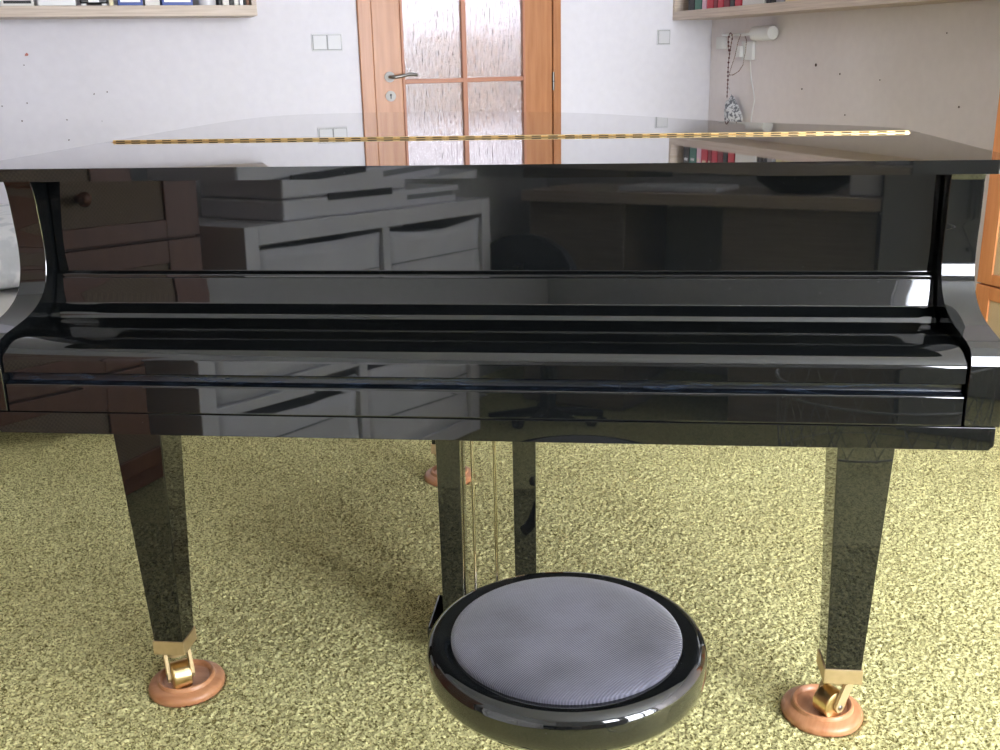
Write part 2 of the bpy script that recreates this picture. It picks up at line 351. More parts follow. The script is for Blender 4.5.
# ------------------------------------------------------------------ grand piano
piano = thing('grand_piano', 'polished black grand piano with closed lid and brass hinge, standing on the green carpet', 'piano', (0, 0.65, 0))
XL, XR, IL, IR = -0.769, 0.745, -0.723, 0.696
def smooth_poly(pts, it=2):
    for _ in range(it):
        q = [pts[0]]
        for a, b in zip(pts, pts[1:]): q += [(a[0]*.75+b[0]*.25, a[1]*.75+b[1]*.25), (a[0]*.25+b[0]*.75, a[1]*.25+b[1]*.75)]
        pts = q + [pts[-1]]
    return pts
tail = smooth_poly([(XR-.004, .50), (.742, .60), (.700, .68), (.590, .765), (.470, .855), (.365, .985), (.275, 1.12), (.140, 1.29), (-.06, 1.42), (-.30, 1.475), (-.52, 1.47), (-.69, 1.42), (-.752, 1.22), (XL+.004, .95), (XL+.004, .50)], 3)
# rim: outline band
def rim_band(z0, z1, th):
    out = [(XR, .30), (XR, .50)] + tail[1:-1] + [(XL, .50), (XL, .30)]
    n = len(out); inn = []
    for i, p in enumerate(out):
        a = Vector(out[max(i-1, 0)]); b = Vector(out[min(i+1, n-1)]); d = (b-a).normalized(); nrm = Vector((-d.y, d.x))
        inn.append((p[0]+nrm.x*th, p[1]+nrm.y*th))
    bm = newbm(); o0 = [bm.verts.new((*p, z0)) for p in out]; o1 = [bm.verts.new((*p, z1)) for p in out]
    i0 = [bm.verts.new((*p, z0)) for p in inn]; i1 = [bm.verts.new((*p, z1)) for p in inn]
    for i in range(n-1):
        bm.faces.new((o0[i], o0[i+1], o1[i+1], o1[i])); bm.faces.new((i0[i+1], i0[i], i1[i], i1[i+1]))
        bm.faces.new((o1[i], o1[i+1], i1[i+1], i1[i])); bm.faces.new((o0[i+1], o0[i], i0[i], i0[i+1]))
    bm.faces.new((o0[0], o1[0], i1[0], i0[0])); bm.faces.new((o0[-1], i0[-1], i1[-1], o1[-1]))
    bmesh.ops.recalc_face_normals(bm, faces=bm.faces[:])
    return bm, inn
bm, inn = rim_band(0.632, 0.968, 0.043); obj('rim', bm, M['black'], piano, smooth=35)
bm = newbm(); prism(bm, [(IL+.004, .29)] + [(p[0], p[1]) for p in inn[::-1]][1:-1] + [(IR-.004, .29)], 'z', 0.66, 0.69); obj('soundboard', bm, M['brown'], piano)
bm = newbm()
for y in (0.55, 0.85): box(bm, -0.55, 0.35 if y > .7 else 0.55, y, y+.07, 0.60, 0.66, 0.004)
obj('support_beam', bm, M['black'], piano)
arm = [(.157,.968),(.163,.955),(.1665,.935),(.1695,.90),(.172,.87),(.172,.845),(.168,.817),(.156,.790),(.133,.772),(.100,.759),(.058,.752),(.030,.748)]
arm = smooth_poly(arm, 3) + [(.012,.743),(.003,.734),(-.001,.720),(-.001,.632),(.31,.632),(.31,.968)]
arm_r = [(max(p[0], .170-.01*max(0, p[1]-.955)*30), p[1]) if p[1] > .85 and p[0] < .2 else p for p in arm]
for a, b, pf in ((XL, IL, arm), (IR, XR, arm_r)):
    bm = newbm(); prism(bm, pf, 'x', a, b, 0.0008, 1); obj('arm', bm, M['black'], piano, smooth=25)
bm = newbm()
kb = [(-.745, 0), (.740, 0), (.740, .42), (-.745, .42)]
prism(bm, [(-.745,.604),(-.738,.597),(.733,.597),(.740,.604),(.740,.6308),(-.745,.6308)], 'y', -.001, .44, 0.001, 2)
for v in bm.verts: v.co.y += (v.co.z-.6308)*.035 if v.co.y < .1 else 0
obj('keybed', bm, M['black'], piano, smooth=30)
# closed fallboard: tall panel, bead, cove, flat shelf and rolled front with finger groove
fp = [(.2070,.972),(.2020,.813),(.2015,.8115),(.1995,.8105),(.195,.810),(.1925,.8085),(.1915,.806),(.1915,.8025),(.1900,.801),
      (.1870,.790),(.1830,.777),(.1785,.7635),(.1765,.7600),(.1720,.7575),(.1600,.7515),(.1580,.7505),(.1560,.7475),(.1545,.7430),(.1520,.7410),(.146,.7403),(.050,.7390)]
rc = [(.050-.046*math.sin(t*PI/20), .7390-.027*(1-math.cos(t*PI/20))) for t in range(1, 11)]
fp += rc + [(.0033,.6935),(.0045,.6920),(.0135,.6890),(.0150,.684),(.0135,.679),(.0040,.6755),(.0025,.6740),(.0020,.671),(.0022,.668),(.0004,.634),(.0012,.6315),(.05,.6315),(.05,.70),(.22,.73),(.23,.972)]
bm = newbm()
t = bmesh.new(); xs = [IL+.003, IR-.003]
A = [t.verts.new((xs[0], p[0], p[1])) for p in fp]; B = [t.verts.new((xs[1], p[0], p[1])) for p in fp]; n = len(fp)
t.faces.new(A[::-1]); t.faces.new(B)
for i in range(n):
    f = t.faces.new((A[i], A[(i+1) % n], B[(i+1) % n], B[i]))
    if n-20 < 0: pass
    z = (fp[i][1]+fp[(i+1) % n][1])/2; y = (fp[i][0]+fp[(i+1) % n][0])/2
    if .6745 < z < .6925 and .0036 < y < .02: f.material_index = 1
bmesh.ops.recalc_face_normals(t, faces=t.faces[:]); merge(bm, t)
obj('fallboard', bm, [M['black'], M['dusty']], piano, smooth=38)
# lid: front flap, main part, brass hinge
def sag(x): return 0.0
def slab(outline, z0, z1, bev, divs=24):
    bm = newbm(); prism(bm, outline, 'z', z0, z1)
    ed = [e for e in bm.edges if len(e.link_faces) == 2 and abs(e.link_faces[0].normal.z - e.link_faces[1].normal.z) > .5]
    bmesh.ops.bevel(bm, geom=ed, offset=bev, segments=3, profile=0.5, affect='EDGES')
    bm.normal_update()
    for f in bm.faces:
        if f.normal.z < .95: f.material_index = 1
    return bm
cr_ = lambda cx, cy, a0, a1, r=.035: [(cx+r*math.cos(math.radians(a)), cy+r*math.sin(math.radians(a))) for a in range(a0, a1+1, 10)]
fl = cr_(XL+.004+.035, .020+.035, 180, 270) + cr_(XR-.004-.035, .020+.035, 270, 360) + [(XR-.004, .505), (XL+.004, .505)]
bm = slab(fl, .9795, .998, .003); obj('front_lid', bm, [M['lid'], M['black']], piano, smooth=35)
bm = slab([(XL+.004, .5065)] + [(XR-.004, .5065)] + tail[1:-1], .9795, .998, .003); obj('main_lid', bm, [M['lid'], M['black']], piano, smooth=35)
bm = newbm(); hx0, hx1 = -.745, .722; npitch = 48; p_ = (hx1-hx0)/npitch
for k in range(npitch):
    a = hx0+p_*k; z = .998+sag(a+p_/2)
    box(bm, a, a+p_, .4965, .5145, z+.0002, z+.0008)
    cyl(bm, (a, .5055, z+.0022), (a+p_*.985, .5055, z+.0022), .0021, n=12)
    box(bm, a+p_*.2, a+p_*.76, .5030, .5055, z+.0014, z+.0030, mi=1)
obj('lid_hinge', bm, [M['brass'], M['slot']], piano, smooth=40)
for x, y in ((XL+.022, .20), (XR-.022, .20), (XL+.022, 1.0)):
    bm = newbm(); cyl(bm, (x, y, .967), (x, y, .980), .009, n=16); obj('lid_bumper', bm, M['blackplastic'], piano)
# legs
def leg(cx, cy, wt, wb, ang, cdir):
    bm = newbm(); z0, z1 = .117, .632
    P = []
    for z, wd in ((z0, wb), (z1, wt)):
        h = wd/2; P.append([(cx-h, cy-h, z), (cx+h, cy-h, z), (cx+h, cy+h, z), (cx-h, cy+h, z)])
    a = [bm.verts.new(p) for p in P[0]]; b_ = [bm.verts.new(p) for p in P[1]]
    bm.faces.new(a[::-1]); bm.faces.new(b_)
    for i in range(4): bm.faces.new((a[i], a[(i+1) % 4], b_[(i+1) % 4], b_[i]))
    bmesh.ops.bevel(bm, geom=bm.edges[:], offset=.0022, segments=2, profile=.5, affect='EDGES')
    lg = obj('leg', bm, M['black'], piano, smooth=35)
    bm = newbm(); h = wb/2+.0025; box(bm, cx-h, cx+h, cy-h, cy+h, .091, .119, .0015); obj('ferrule', bm, M['satin_brass'], lg, smooth=35)
    # caster: stem plate, two cheeks, wheel
    d = Vector((math.cos(cdir), math.sin(cdir), 0)); s = Vector((-d.y, d.x, 0)); o = Vector((cx, cy, 0))
    bm = newbm(); cyl(bm, o+Vector((0, 0, .078)), o+Vector((0, 0, .092)), .019, n=24)
    for sd in (-1, 1):
        t = bmesh.new(); c = o+s*sd*.0215
        prof = [(-.014, .084), (.008, .084), (.024, .052), (.027, .042), (.022, .032), (.012, .032), (.005, .045)]
        A = [t.verts.new(c - s*.0030 + d*q + Vector((0, 0, z))) for q, z in prof]; B = [t.verts.new(c + s*.0030 + d*q + Vector((0, 0, z))) for q, z in prof]
        t.faces.new(A[::-1]); t.faces.new(B)
        for i in range(len(prof)): t.faces.new((A[i], A[(i+1) % len(prof)], B[(i+1) % len(prof)], B[i]))
        bmesh.ops.recalc_face_normals(t, faces=t.faces[:]); merge(bm, t)
    cf = obj('caster_fork', bm, M['fork'], lg, smooth=30)
    bm = newbm(); c = o + d*.017 + Vector((0, 0, .0415)); hw = .0175; R_ = .0262
    rot = s.to_track_quat('Z', 'Y').to_matrix().to_4x4()
    lathe(bm, [(0, -hw), (R_-.006, -hw), (R_-.001, -hw+.002), (R_, -hw+.005), (R_, hw-.005), (R_-.001, hw-.002), (R_-.006, hw), (0, hw)], n=36, mtx=Matrix.Translation(c) @ rot)
    obj('caster_wheel', bm, M['brass'], lg, smooth=35)
    bm = newbm(); cyl(bm, c-s*.0255, c+s*.0255, .005, n=14); obj('axle', bm, M['steel'], lg)
leg(-.604, .2085, .093, .055, 0, math.radians(-55))
leg(.610, .2085, .096, .0605, 0, math.radians(215))
leg(-.255, 1.235, .090, .055, 0, math.radians(60))
# pedal lyre
lyre = newbm(); box(lyre, -.150, .105, .345, .48, .022, .068, .006, 3); ly = obj('lyre_box', lyre, M['black'], piano, smooth=35)
for x0, x1 in ((-.1225, -.0755), (.0225, .068)):
    bm = newbm(); t = bmesh.new()
    for z, sh in ((.066, .005), (.600, 0)):
        for p in ((x0+sh*.5, .37), (x1-sh*.5, .37), (x1-sh*.5, .44), (x0+sh*.5, .44)): t.verts.new((*p, z))
    v = list(t.verts); t.faces.new(v[3::-1]); t.faces.new(v[4:])
    for i in range(4): t.faces.new((v[i], v[(i+1) % 4], v[4+(i+1) % 4], v[4+i]))
    bmesh.ops.bevel(t, geom=t.edges[:], offset=.002, segments=2, profile=.5, affect='EDGES'); merge(bm, t)
    obj('lyre_post', bm, M['black'], piano, smooth=35)
for x in (-.066, -.0215, .024):
    bm = newbm(); cyl(bm, (x, .462, .07), (x, .462, .66), .0034, n=12); obj('pedal_rod', bm, M['rod'], piano, smooth=40)
for x in (-.085, -.0245, .036):
    bm = newbm()
    tube(bm, [(x, .36, .055), (x, .32, .052), (x, .29, .042)], [.006, .006, .007], 10)
    t = bmesh.new(); n = 24
    A = [t.verts.new((x+.021*math.cos(2*PI*k/n)*(1 if math.sin(2*PI*k/n) < 0 else .8), .265+.04*math.sin(2*PI*k/n), .035)) for k in range(n)]
    B = [t.verts.new((v.co.x, v.co.y, .042)) for v in A]
    t.faces.new(A[::-1]); t.faces.new(B)
    for k in range(n): t.faces.new((A[k], A[(k+1) % n], B[(k+1) % n], B[k]))
    merge(bm, t); obj('pedal', bm, M['brass'], piano, smooth=30)

# caster cups
def cup_mesh(r=.071):
    bm = newbm()
    lathe(bm, [(0, -.004), (r*.97, -.004), (r, .000), (r, .006), (r*.97, .0105), (r*.90, .0135), (r*.80, .0155), (r*.765, .0165), (r*.755, .0195), (r*.735, .0225), (r*.70, .0235), (r*.66, .0222), (r*.625, .0185), (r*.615, .0160), (r*.59, .0148), (0, .0144)], n=64)
    return bm
cups = []
for i, (x, y, lab) in enumerate(((-.597, .222, 'brown turned-wood caster cup under the left front piano leg'),
                                 (.590, .226, 'brown turned-wood caster cup under the right front piano leg'),
                                 (-.245, 1.262, 'brown wooden caster cup under the far rear piano leg, seen past the pedal lyre'))):
    if i == 0:
        t = cup_mesh(); t.transform(Matrix.Translation((x, y, 0))); o = obj('caster_cup', t, M['cup'], smooth=40); z0 = o.location.z
    else:
        o = cups[0].copy(); C.objects.link(o); o.location = (x, y, z0); o.rotation_euler.z = i*1.1
    tag(o, lab, 'caster cup', 'wooden caster cups under the piano legs'); cups.append(o)

# ------------------------------------------------------------------ piano stool
sx, sy = .152, -.315
stool = thing('piano_stool', 'round black lacquered piano stool with grey corduroy seat in front of the piano', 'stool', (sx, sy, 0))
ZT = .470
bm = newbm(); R_ = .1695
lathe(bm, [(0, ZT-.052), (R_-.016, ZT-.052), (R_-.006, ZT-.048), (R_-.001, ZT-.040), (R_, ZT-.030), (R_, ZT-.016), (R_-.0015, ZT-.009), (R_-.005, ZT-.004), (R_-.010, ZT-.0012), (R_-.014, ZT-.0005), (R_-.016, ZT-.0005), (.138, ZT-.003), (0, ZT-.003)], sx, sy, 96)
obj('seat', bm, M['black'], stool, smooth=50)
bm = newbm(); rc_ = .1395
lathe(bm, [(rc_, ZT-.005), (rc_, ZT+.000)] + [(rc_*math.cos(a*PI/2/10)**.55 if a < 10 else 0, ZT+.013*math.sin(a*PI/2/10)) for a in range(1, 11)], sx, sy, 96)
obj('cushion', bm, M['cord'], stool, smooth=60)
bm = newbm(); lathe(bm, [(0, .385), (.078, .385), (.083, .390), (.083, .412), (.078, .418), (0, .418)], sx, sy, 48); obj('seat_plate', bm, M['black'], stool, smooth=40)
bm = newbm(); lathe(bm, [(0, .19), (.014, .19)] + [(.014+.002*(k % 2), .19+.0065*k) for k in range(1, 33)] + [(.014, .402), (0, .402)], sx, sy, 24); obj('spindle', bm, M['steel'], stool, smooth=50)
bm = newbm(); lathe(bm, [(0, .13), (.03, .13), (.042, .15), (.045, .18), (.036, .21), (.030, .25), (.036, .275), (.038, .29), (.030, .30), (0, .30)], sx, sy, 40); obj('hub', bm, M['black'], stool, smooth=50)
for k in range(4):
    a = math.radians(45+90*k); d = Vector((math.cos(a), math.sin(a), 0)); o = Vector((sx, sy, 0))
    bm = newbm(); pts = [(.03, .175), (.07, .185), (.11, .165), (.15, .11), (.18, .05), (.20, .02), (.22, .014)]
    tube(bm, [o+d*r+Vector((0, 0, z)) for r, z in smooth_poly(pts, 2)], .0135, 12); obj('leg', bm, M['black'], stool, smooth=60)

# ------------------------------------------------------------------ glazed door
bm = newbm(); fv0, fv1 = V1-0.022, V1+T-.005
box(bm, .738, .806, fv0, fv1, -.008, 2.02, .003); box(bm, 1.776, 1.820, fv0, fv1, -.008, 2.02, .003); box(bm, .738, 1.820, fv0, fv1, 2.02, 2.09, .003)
trim = struct('trim_door_frame', bm, M['beech_v'])
lv0, lv1 = V1-.010, V1+.030
gl, gr, gz0, gz1 = .952, 1.620, .42, 1.90
bm = newbm()
box(bm, .809, gl, lv0, lv1, .004, 2.015, .002); box(bm, gr, 1.773, lv0, lv1, .004, 2.015, .002)
box(bm, gl, gr, lv0, lv1, .004, gz0, .002); box(bm, gl, gr, lv0, lv1, gz1, 2.015, .002)
door = struct('door_1', bm, M['beech_v'])
bm = newbm(); bw = .014
zs = (.42, 1.025, 1.62)
for a, b in ((gl, gl+bw), (gr-bw, gr)): box(bm, a, b, lv0-.006, lv1-.005, gz0, gz1, .003)
box(bm, 1.285-.013, 1.285+.013, lv0-.004, lv1-.005, gz0, gz1, .004)
for z in (gz0, gz1-bw): box(bm, gl, gr, lv0-.006, lv1-.005, z, z+bw, .003)
for z in zs[1:]: box(bm, gl+bw, gr-bw, lv0-.003, lv1-.006, z-.011, z+.011, .003)
obj('glazing_bars', bm, M['bead'], door, True)
bm = newbm(); box(bm, gl+.002, gr-.002, V1+.008, V1+.013, gz0+.002, gz1-.002); obj('rippled_pane', bm, M['ripple'], door, True)
bm = newbm(); cyl(bm, (.885, lv0, 1.050), (.885, lv0-.008, 1.050), .026, n=32); hd = obj('handle_rose', bm, M['rose'], door, True, smooth=40)
bm = newbm(); tube(bm, smooth_poly([(.885, lv0-.005, 1.05), (.885, lv0-.045, 1.05), (.892, lv0-.055, 1.050), (.93, lv0-.055, 1.052), (.97, lv0-.055, 1.061), (1.00, lv0-.053, 1.060), (1.016, lv0-.050, 1.055)], 2) if False else
    [(.885, lv0-.005, 1.05), (.885, lv0-.042, 1.05), (.890, lv0-.052, 1.050), (.905, lv0-.055, 1.050), (.94, lv0-.055, 1.055), (.975, lv0-.055, 1.062), (1.00, lv0-.053, 1.061), (1.016, lv0-.050, 1.057)], .0085, 12)
obj('handle', bm, M['steel'], door, True, smooth=60)
bm = newbm(); cyl(bm, (.886, lv0, .957), (.886, lv0-.007, .957), .026, n=32); kr = obj('keyhole_rose', bm, M['rose'], door, True, smooth=40)
bm = newbm(); cyl(bm, (.886, lv0-.0065, .963), (.886, lv0-.0078, .963), .0055, n=16); box(bm, .8832, .8888, lv0-.0078, lv0-.0065, .944, .962); obj('keyhole', bm, M['dark'], kr, True)
for z in (.96, 1.75, .22):
    bm = newbm(); cyl(bm, (1.7755, lv0-.010, z), (1.7755, lv0-.010, z+.093), .0065, n=14); cyl(bm, (1.7755, lv0-.010, z+.045), (1.7755, lv0-.010, z+.048), .0075, n=14, mi=1)
    obj('door_hinge', bm, [M['steel'], M['dark']], door, True, smooth=40)
# things in the hallway, blurred by the glass
bm = newbm(); box(bm, 1.50, 1.95, 5.08, 5.297, 0, 1.25, .004); box(bm, 1.48, 1.97, 5.06, 5.297, 1.251, 1.28, .003)
tag(obj('hallway_cupboard', bm, M['pale_beech'], None, True), 'orange wood cupboard in the hallway, blurred behind the rippled door glass', 'cupboard')
bm = newbm()
lathe(bm, [(0, 0), (.05, 0), (.075, .04), (.07, .12), (.03, .19), (0, .20)], n=20, mtx=Matrix.Translation((2.10, 5.22, .92)) @ Matrix.Scale(.6, 4, (0, 1, 0)))
tube(bm, [(2.08, 5.22, 1.10), (2.07, 5.24, 1.2), (2.10, 5.285, 1.27), (2.13, 5.24, 1.2), (2.12, 5.22, 1.10)], .006)
tag(obj('hanging_bag', bm, M['dark'], None, True), 'dark bag hanging in the hallway, smudged behind the right door pane', 'bag')

# ------------------------------------------------------------------ switches
def switch(u, z, n, label):
    W = .081 if n == 1 else .152
    bm = newbm(); box(bm, u, u+W, V1-.008, V1, z, z+.081, .003)
    o = obj('light_switch', bm, M['switch'], None, True, smooth=40); tag(o, label, 'light switch')
    for k in range(n):
        a = u+.008+k*.071
        bm = newbm(); box(bm, a-.003, a+.0675, V1-.0095, V1-.0078, z+.0050, z+.0760); obj('switch_gap', bm, M['grey'], o, True)
        bm = newbm(); box(bm, a, a+.0645, V1-.0135, V1-.0085, z+.008, z+.073, .002); obj('rocker', bm, M['switch'], o, True, smooth=40)
switch(.505, 1.180, 2, 'white double light switch on the wall left of the door')
switch(2.398, 1.180, 1, 'single white light switch on the wall right of the door')

# ------------------------------------------------------------------ left shelf and its things
vF = V1-.02
sh = newbm(); box(sh, -1.45, .222, vF-.25, vF, 1.336, 1.381, .0015)
o = obj('wall_shelf', sh, M['oak_u'], None, True); tag(o, 'pale oak wall shelf high on the left of the back wall, holding blue books', 'shelf')
bm = newbm(); box(bm, .200, .222, vF-.25, vF, 1.381, 1.66, .0015); obj('end_panel', bm, M['oak_v'], o, True)
bm = newbm(); box(bm, -1.45, .222, vF-.25, vF, 1.66, 1.70, .0015); obj('top_board', bm, M['oak_u'], o, True)
def ub(x): return on_back(x, 4, vF-.235)[0]
def upright(name, x0, x1, h, m, lab, cat, g=None, dep=.17, tilt=0, lines=None, par=None):
    a, b = ub(x0), ub(x1)
    bm = newbm(); v0 = vF-.235
    box(bm, a+.0008, b-.0008, v0, v0+dep, 1.3815, 1.3815+h, .002)
    o = obj(name, bm, m, None, True, smooth=40); tag(o, lab, cat, g)
    if cat == 'book':
        bm = newbm(); 
        w_ = b-a
        box(bm, a+.25*w_, b-.25*w_, v0-.0006, v0+.0004, 1.3815+h*.3, 1.3815+h*.7)
        obj('spine_title', bm, M['offwhite'] if m is not M['offwhite'] else M['grey'], o, True)
    return o
def lying(name, x0, x1, z0, h, m, lab, cat, g=None, dep=.18, m2=None):
    a, b = ub(x0), ub(x1); v0 = vF-.24
    bm = newbm(); box(bm, a, b, v0, v0+dep, 1.3815+z0, 1.3815+z0+h, .002)
    o = obj(name, bm, m, None, True, smooth=40); tag(o, lab, cat, g)
    if m2:
        bm = newbm(); box(bm, a+.01, b-.01, v0-.0008, v0+.0005, 1.3815+z0+h*.3, 1.3815+z0+h*.7); obj('spine_title', bm, m2, o, True)
    return o
lying('paper_stack', 1, 34, 0, .030, M['offwhite'], 'white printed leaflets at the far left of the left shelf', 'papers', m2=M['dark'])
lying('storage_box', 38, 76, 0, .09, M['plastic'], 'plain white box left of the black clock on the left shelf', 'box')
bm = newbm(); a, b = ub(80), ub(108); v0 = vF-.235
box(bm, a, b, v0, v0+.06, 1.3885, 1.47, .008, 3)
clk = obj('table_clock', bm, M['blackplastic'], None, True, smooth=40); tag(clk, 'black device with white feet on the left shelf', 'clock')
for x in (a+.015, b-.015):
    bm = newbm(); box(bm, x-.011, x+.011, v0-.004, v0+.05, 1.3815, 1.3895, .002); obj('foot', bm, M['plastic'], clk, True)
bm = newbm(); box(bm, a+.035, b-.035, v0-.001, v0+.001, 1.395, 1.405); obj('front_mark', bm, M['plastic'], clk, True)
upright('cardboard_box', 109, 114, .2, M['cream'], 'narrow beige folder just left of the left blue book', 'folder')
lying('book', 118, 143, 0, .045, M['blue'], 'blue book lying at the left of the white box on the left shelf', 'book', 'blue books on the left shelf', m2=M['plastic'])
upright('storage_box', 145, 160, .15, M['offwhite'], 'white carton between the two blue books on the left shelf', 'box')
lying('book', 162, 193, 0, .045, M['blue'], 'wide blue book lying beside the silver jar on the left shelf', 'book', 'blue books on the left shelf', m2=M['plastic'])
a, b = ub(199), ub(217); c = (a+b)/2; r = (b-a)/2
bm = newbm(); lathe(bm, [(0, 1.3815), (r*.95, 1.3815), (r, 1.386), (r, 1.47), (r*.95, 1.478), (0, 1.48)], n=32, mtx=Matrix.Translation((c, vF-.235+r, 0)))
tag(obj('metal_jar', bm, M['silver'], None, True, smooth=40), 'silver cylindrical jar between the blue book and the magazines on the left shelf', 'jar')
for i, (x0, x1, m, lab) in enumerate(((218.5, 221.5, 'dark', 'thin black book right of the silver jar'), (222.5, 229.5, 'offwhite', 'pale booklet second after the silver jar'),
        (230, 233.5, 'dark', 'dark spine third after the silver jar'), (234, 239, 'offwhite', 'whitish booklet in the middle of the right-hand booklets'),
        (239.5, 243.5, 'silver', 'grey booklet fourth from the shelf end'), (244, 246, 'dark', 'thin black booklet near the shelf end'), (246.3, 249.5, 'brown', 'brown booklet against the shelf end panel'))):
    upright('book', x0, x1, .20+.01*(i % 3), M[m], lab+' on the left shelf', 'book', 'booklets at the right end of the left shelf')

# ------------------------------------------------------------------ right shelf and books
sh = newbm(); u0 = U1-.25; box(sh, u0, U1, 1.05, V1, 1.308, 1.352, .0015)
o = obj('wall_shelf', sh, M['oak_v'], None, True); tag(o, 'pale oak wall shelf high on the right wall, holding red and dark books', 'shelf')
bm = newbm(); box(bm, u0, U1, V1-.022, V1, 1.352, 1.66, .0015); obj('end_panel', bm, M['oak_u'], o, True)
bm = newbm(); box(bm, u0, U1, 1.05, V1, 1.66, 1.70, .0015); obj('top_board', bm, M['oak_v'], o, True)
def vb(x): return on_right(x, 8, U1-.225)[0]
rb = [(688, 694, 'dark', .215, 'dark book nearest the end panel on the right shelf'), (694.5, 701, 'green', .205, 'black-green book second from the end panel on the right shelf'),
      (701.8, 706, 'pink', .20, 'slim pale pink book beside the red volumes on the right shelf'), (706.5, 713, 'red', .215, 'bright red book right after the pink one on the right shelf'),
      (713.4, 717, 'darkred', .21, 'dark red book between two bright red ones on the right shelf'), (717.4, 723, 'red', .225, 'red book with a cream spine label on the right shelf'),
      (723.5, 729, 'darkred', .215, 'maroon book fourth of the red volumes on the right shelf'), (729.5, 734, 'dark', .20, 'thin blackish book among the red volumes on the right shelf'),
      (734.5, 740.5, 'red', .215, 'last red book before the white box on the right shelf')]
def rbook(v1, v0, m, h, lab, g, label_m='offwhite'):
    uu = U1-.225
    bm = newbm(); box(bm, uu, uu+.16, v0+.0008, v1-.0008, 1.3525, 1.3525+h, .003)
    o = obj('book', bm, M[m], None, True, smooth=40); tag(o, lab, 'book', g)
    w_ = v1-v0
    for q0, q1 in ((.30, .36), (.55, .75), (.9, .93)):
        bm = newbm(); box(bm, uu-.0006, uu+.0004, v0+.22*w_, v1-.22*w_, 1.3525+h*q0, 1.3525+h*q1); obj('spine_title', bm, M[label_m], o, True)
    return o
for x0, x1, m, h, lab in rb: rbook(vb(x0), vb(x1), m, h, lab, 'red and dark books on the right shelf', 'cream' if 'label' in lab else ('silver' if m in ('dark', 'green') else 'cream'))
v1, v0 = vb(742), vb(764)
bm = newbm(); box(bm, U1-.225, U1-.03, v0, v1, 1.3525, 1.60, .003); bx_ = obj('storage_box', bm, M['offwhite'], None, True); tag(bx_, 'large white box between the red books and the dark books on the right shelf', 'box')
for i, (x0, x1, m, lab) in enumerate(((765.5, 770, 'dark', 'first black book after the white box on the right shelf'), (770.5, 775, 'dark', 'second black book after the white box on the right shelf'),
     (775.5, 781, 'grey', 'dark grey book after the white box on the right shelf'))): rbook(vb(x0), vb(x1), m, .20, lab, 'dark books after the white box', 'offwhite')
# framed picture leaning on the shelf, seen in the lid
v1, v0 = vb(783), vb(801)
bm = newbm(); box(bm, U1-.215, U1-.20, v0, v1, 1.3525, 1.60, .002); pc = obj('leaning_picture', bm, M['yellow'], None, True); tag(pc, 'yellowish picture with dark blue figures leaning on the right shelf, mirrored in the lid', 'picture')
w_ = v1-v0
for cx_, cz_, rx, rz in ((.72, 1.43, .20, .06), (.30, 1.44, .15, .045)):
    bm = newbm(); prism(bm, [(v0+w_*(cx_+rx*math.cos(a*PI/8)), cz_+rz*math.sin(a*PI/8)) for a in range(16)], 'x', U1-.2165, U1-.2145)
    obj('painted_figure', bm, M['blue'], pc, True)
bm = newbm(); prism(bm, [(v0+w_*.50, 1.36), (v0+w_*.62, 1.36), (v0+w_*.55, 1.44), (v0+w_*.45, 1.42)], 'x', U1-.2168, U1-.2145); obj('painted_figure', bm, M['skin'], pc, True)
v1, v0 = vb(803.5), vb(818)
bm = newbm(); box(bm, U1-.225, U1-.03, v0, v1, 1.3525, 1.56, .003); tag(obj('storage_box', bm, M['offwhite'], None, True), 'white box between the leaning picture and the blue box on the right shelf', 'box')
v1, v0 = vb(820), vb(835)
bm = newbm(); box(bm, U1-.225, U1-.05, v0, v1, 1.3525, 1.49, .003); bb_ = obj('blue_box', bm, M['blue'], None, True); tag(bb_, 'dark blue carton furthest right on the right shelf, mirrored in the lid', 'box')
bm = newbm(); box(bm, U1-.2258, U1-.2245, v0+.03, v1-.10, 1.40, 1.45); obj('carton_label', bm, M['silver'], bb_, True)

# ------------------------------------------------------------------ lamp, charger, beads, lace sachet on the right wall
lamp = thing('reading_lamp', 'white tubular reading lamp on a rail under the right shelf', 'lamp', (U1-.02, 3.6, 1.15), True)
def rp(x, y, u=None): u = U1-.048 if u is None else u; v, z = on_right(x, y, u); return (u, v, z)
a = on_right(720.5, 37); b = on_right(727, 49)
bm = newbm(); box(bm, U1-.028, U1, b[0], a[0], b[1], a[1], .004, 2); obj('wall_mount', bm, M['plastic'], lamp, True, smooth=40)
bm = newbm(); cyl(bm, rp(723, 35, U1-.035), rp(754, 34, U1-.045), .0085, n=14); obj('rail', bm, M['plastic'], lamp, True, smooth=40)
a = rp(754.5, 33.5, U1-.048); b = rp(773, 33, U1-.048)
bm = newbm(); L_ = a[1]-b[1]; lathe(bm, [(0, 0), (.030, 0), (.036, .006), (.036, L_-.006), (.031, L_), (0, L_)], n=32, mtx=Matrix.Translation(a) @ Matrix.Rotation(PI/2, 4, 'X')); obj('lamp_shade', bm, M['plastic'], lamp, True, smooth=40)
ch = thing('plug_adapter', 'white plug adapter with a thin cord under the reading lamp', 'adapter', (U1-.01, 3.5, 1.1), True)
a = on_right(749, 41); b = on_right(755, 60); c_ = on_right(742.5, 46); d_ = on_right(747, 59)
bm = newbm(); box(bm, U1-.020, U1, b[0], d_[0]+.03, b[1], a[1], .003, 2); obj('socket_plate', bm, M['plastic'], ch, True, smooth=40)
bm = newbm(); box(bm, U1-.045, U1-.021, d_[0]+.005, c_[0], d_[1]+.01, c_[1], .004, 2); obj('plug', bm, M['plastic'], ch, True, smooth=40)
bm = newbm(); tube(bm, [rp(x, y, U1-.008) for x, y in ((750, 59), (750.5, 66), (751, 78), (753.5, 92), (754.5, 100), (752.5, 110), (751, 120), (751, 150), (751, 190))], .003); obj('cord', bm, M['plastic'], ch, True, smooth=60)
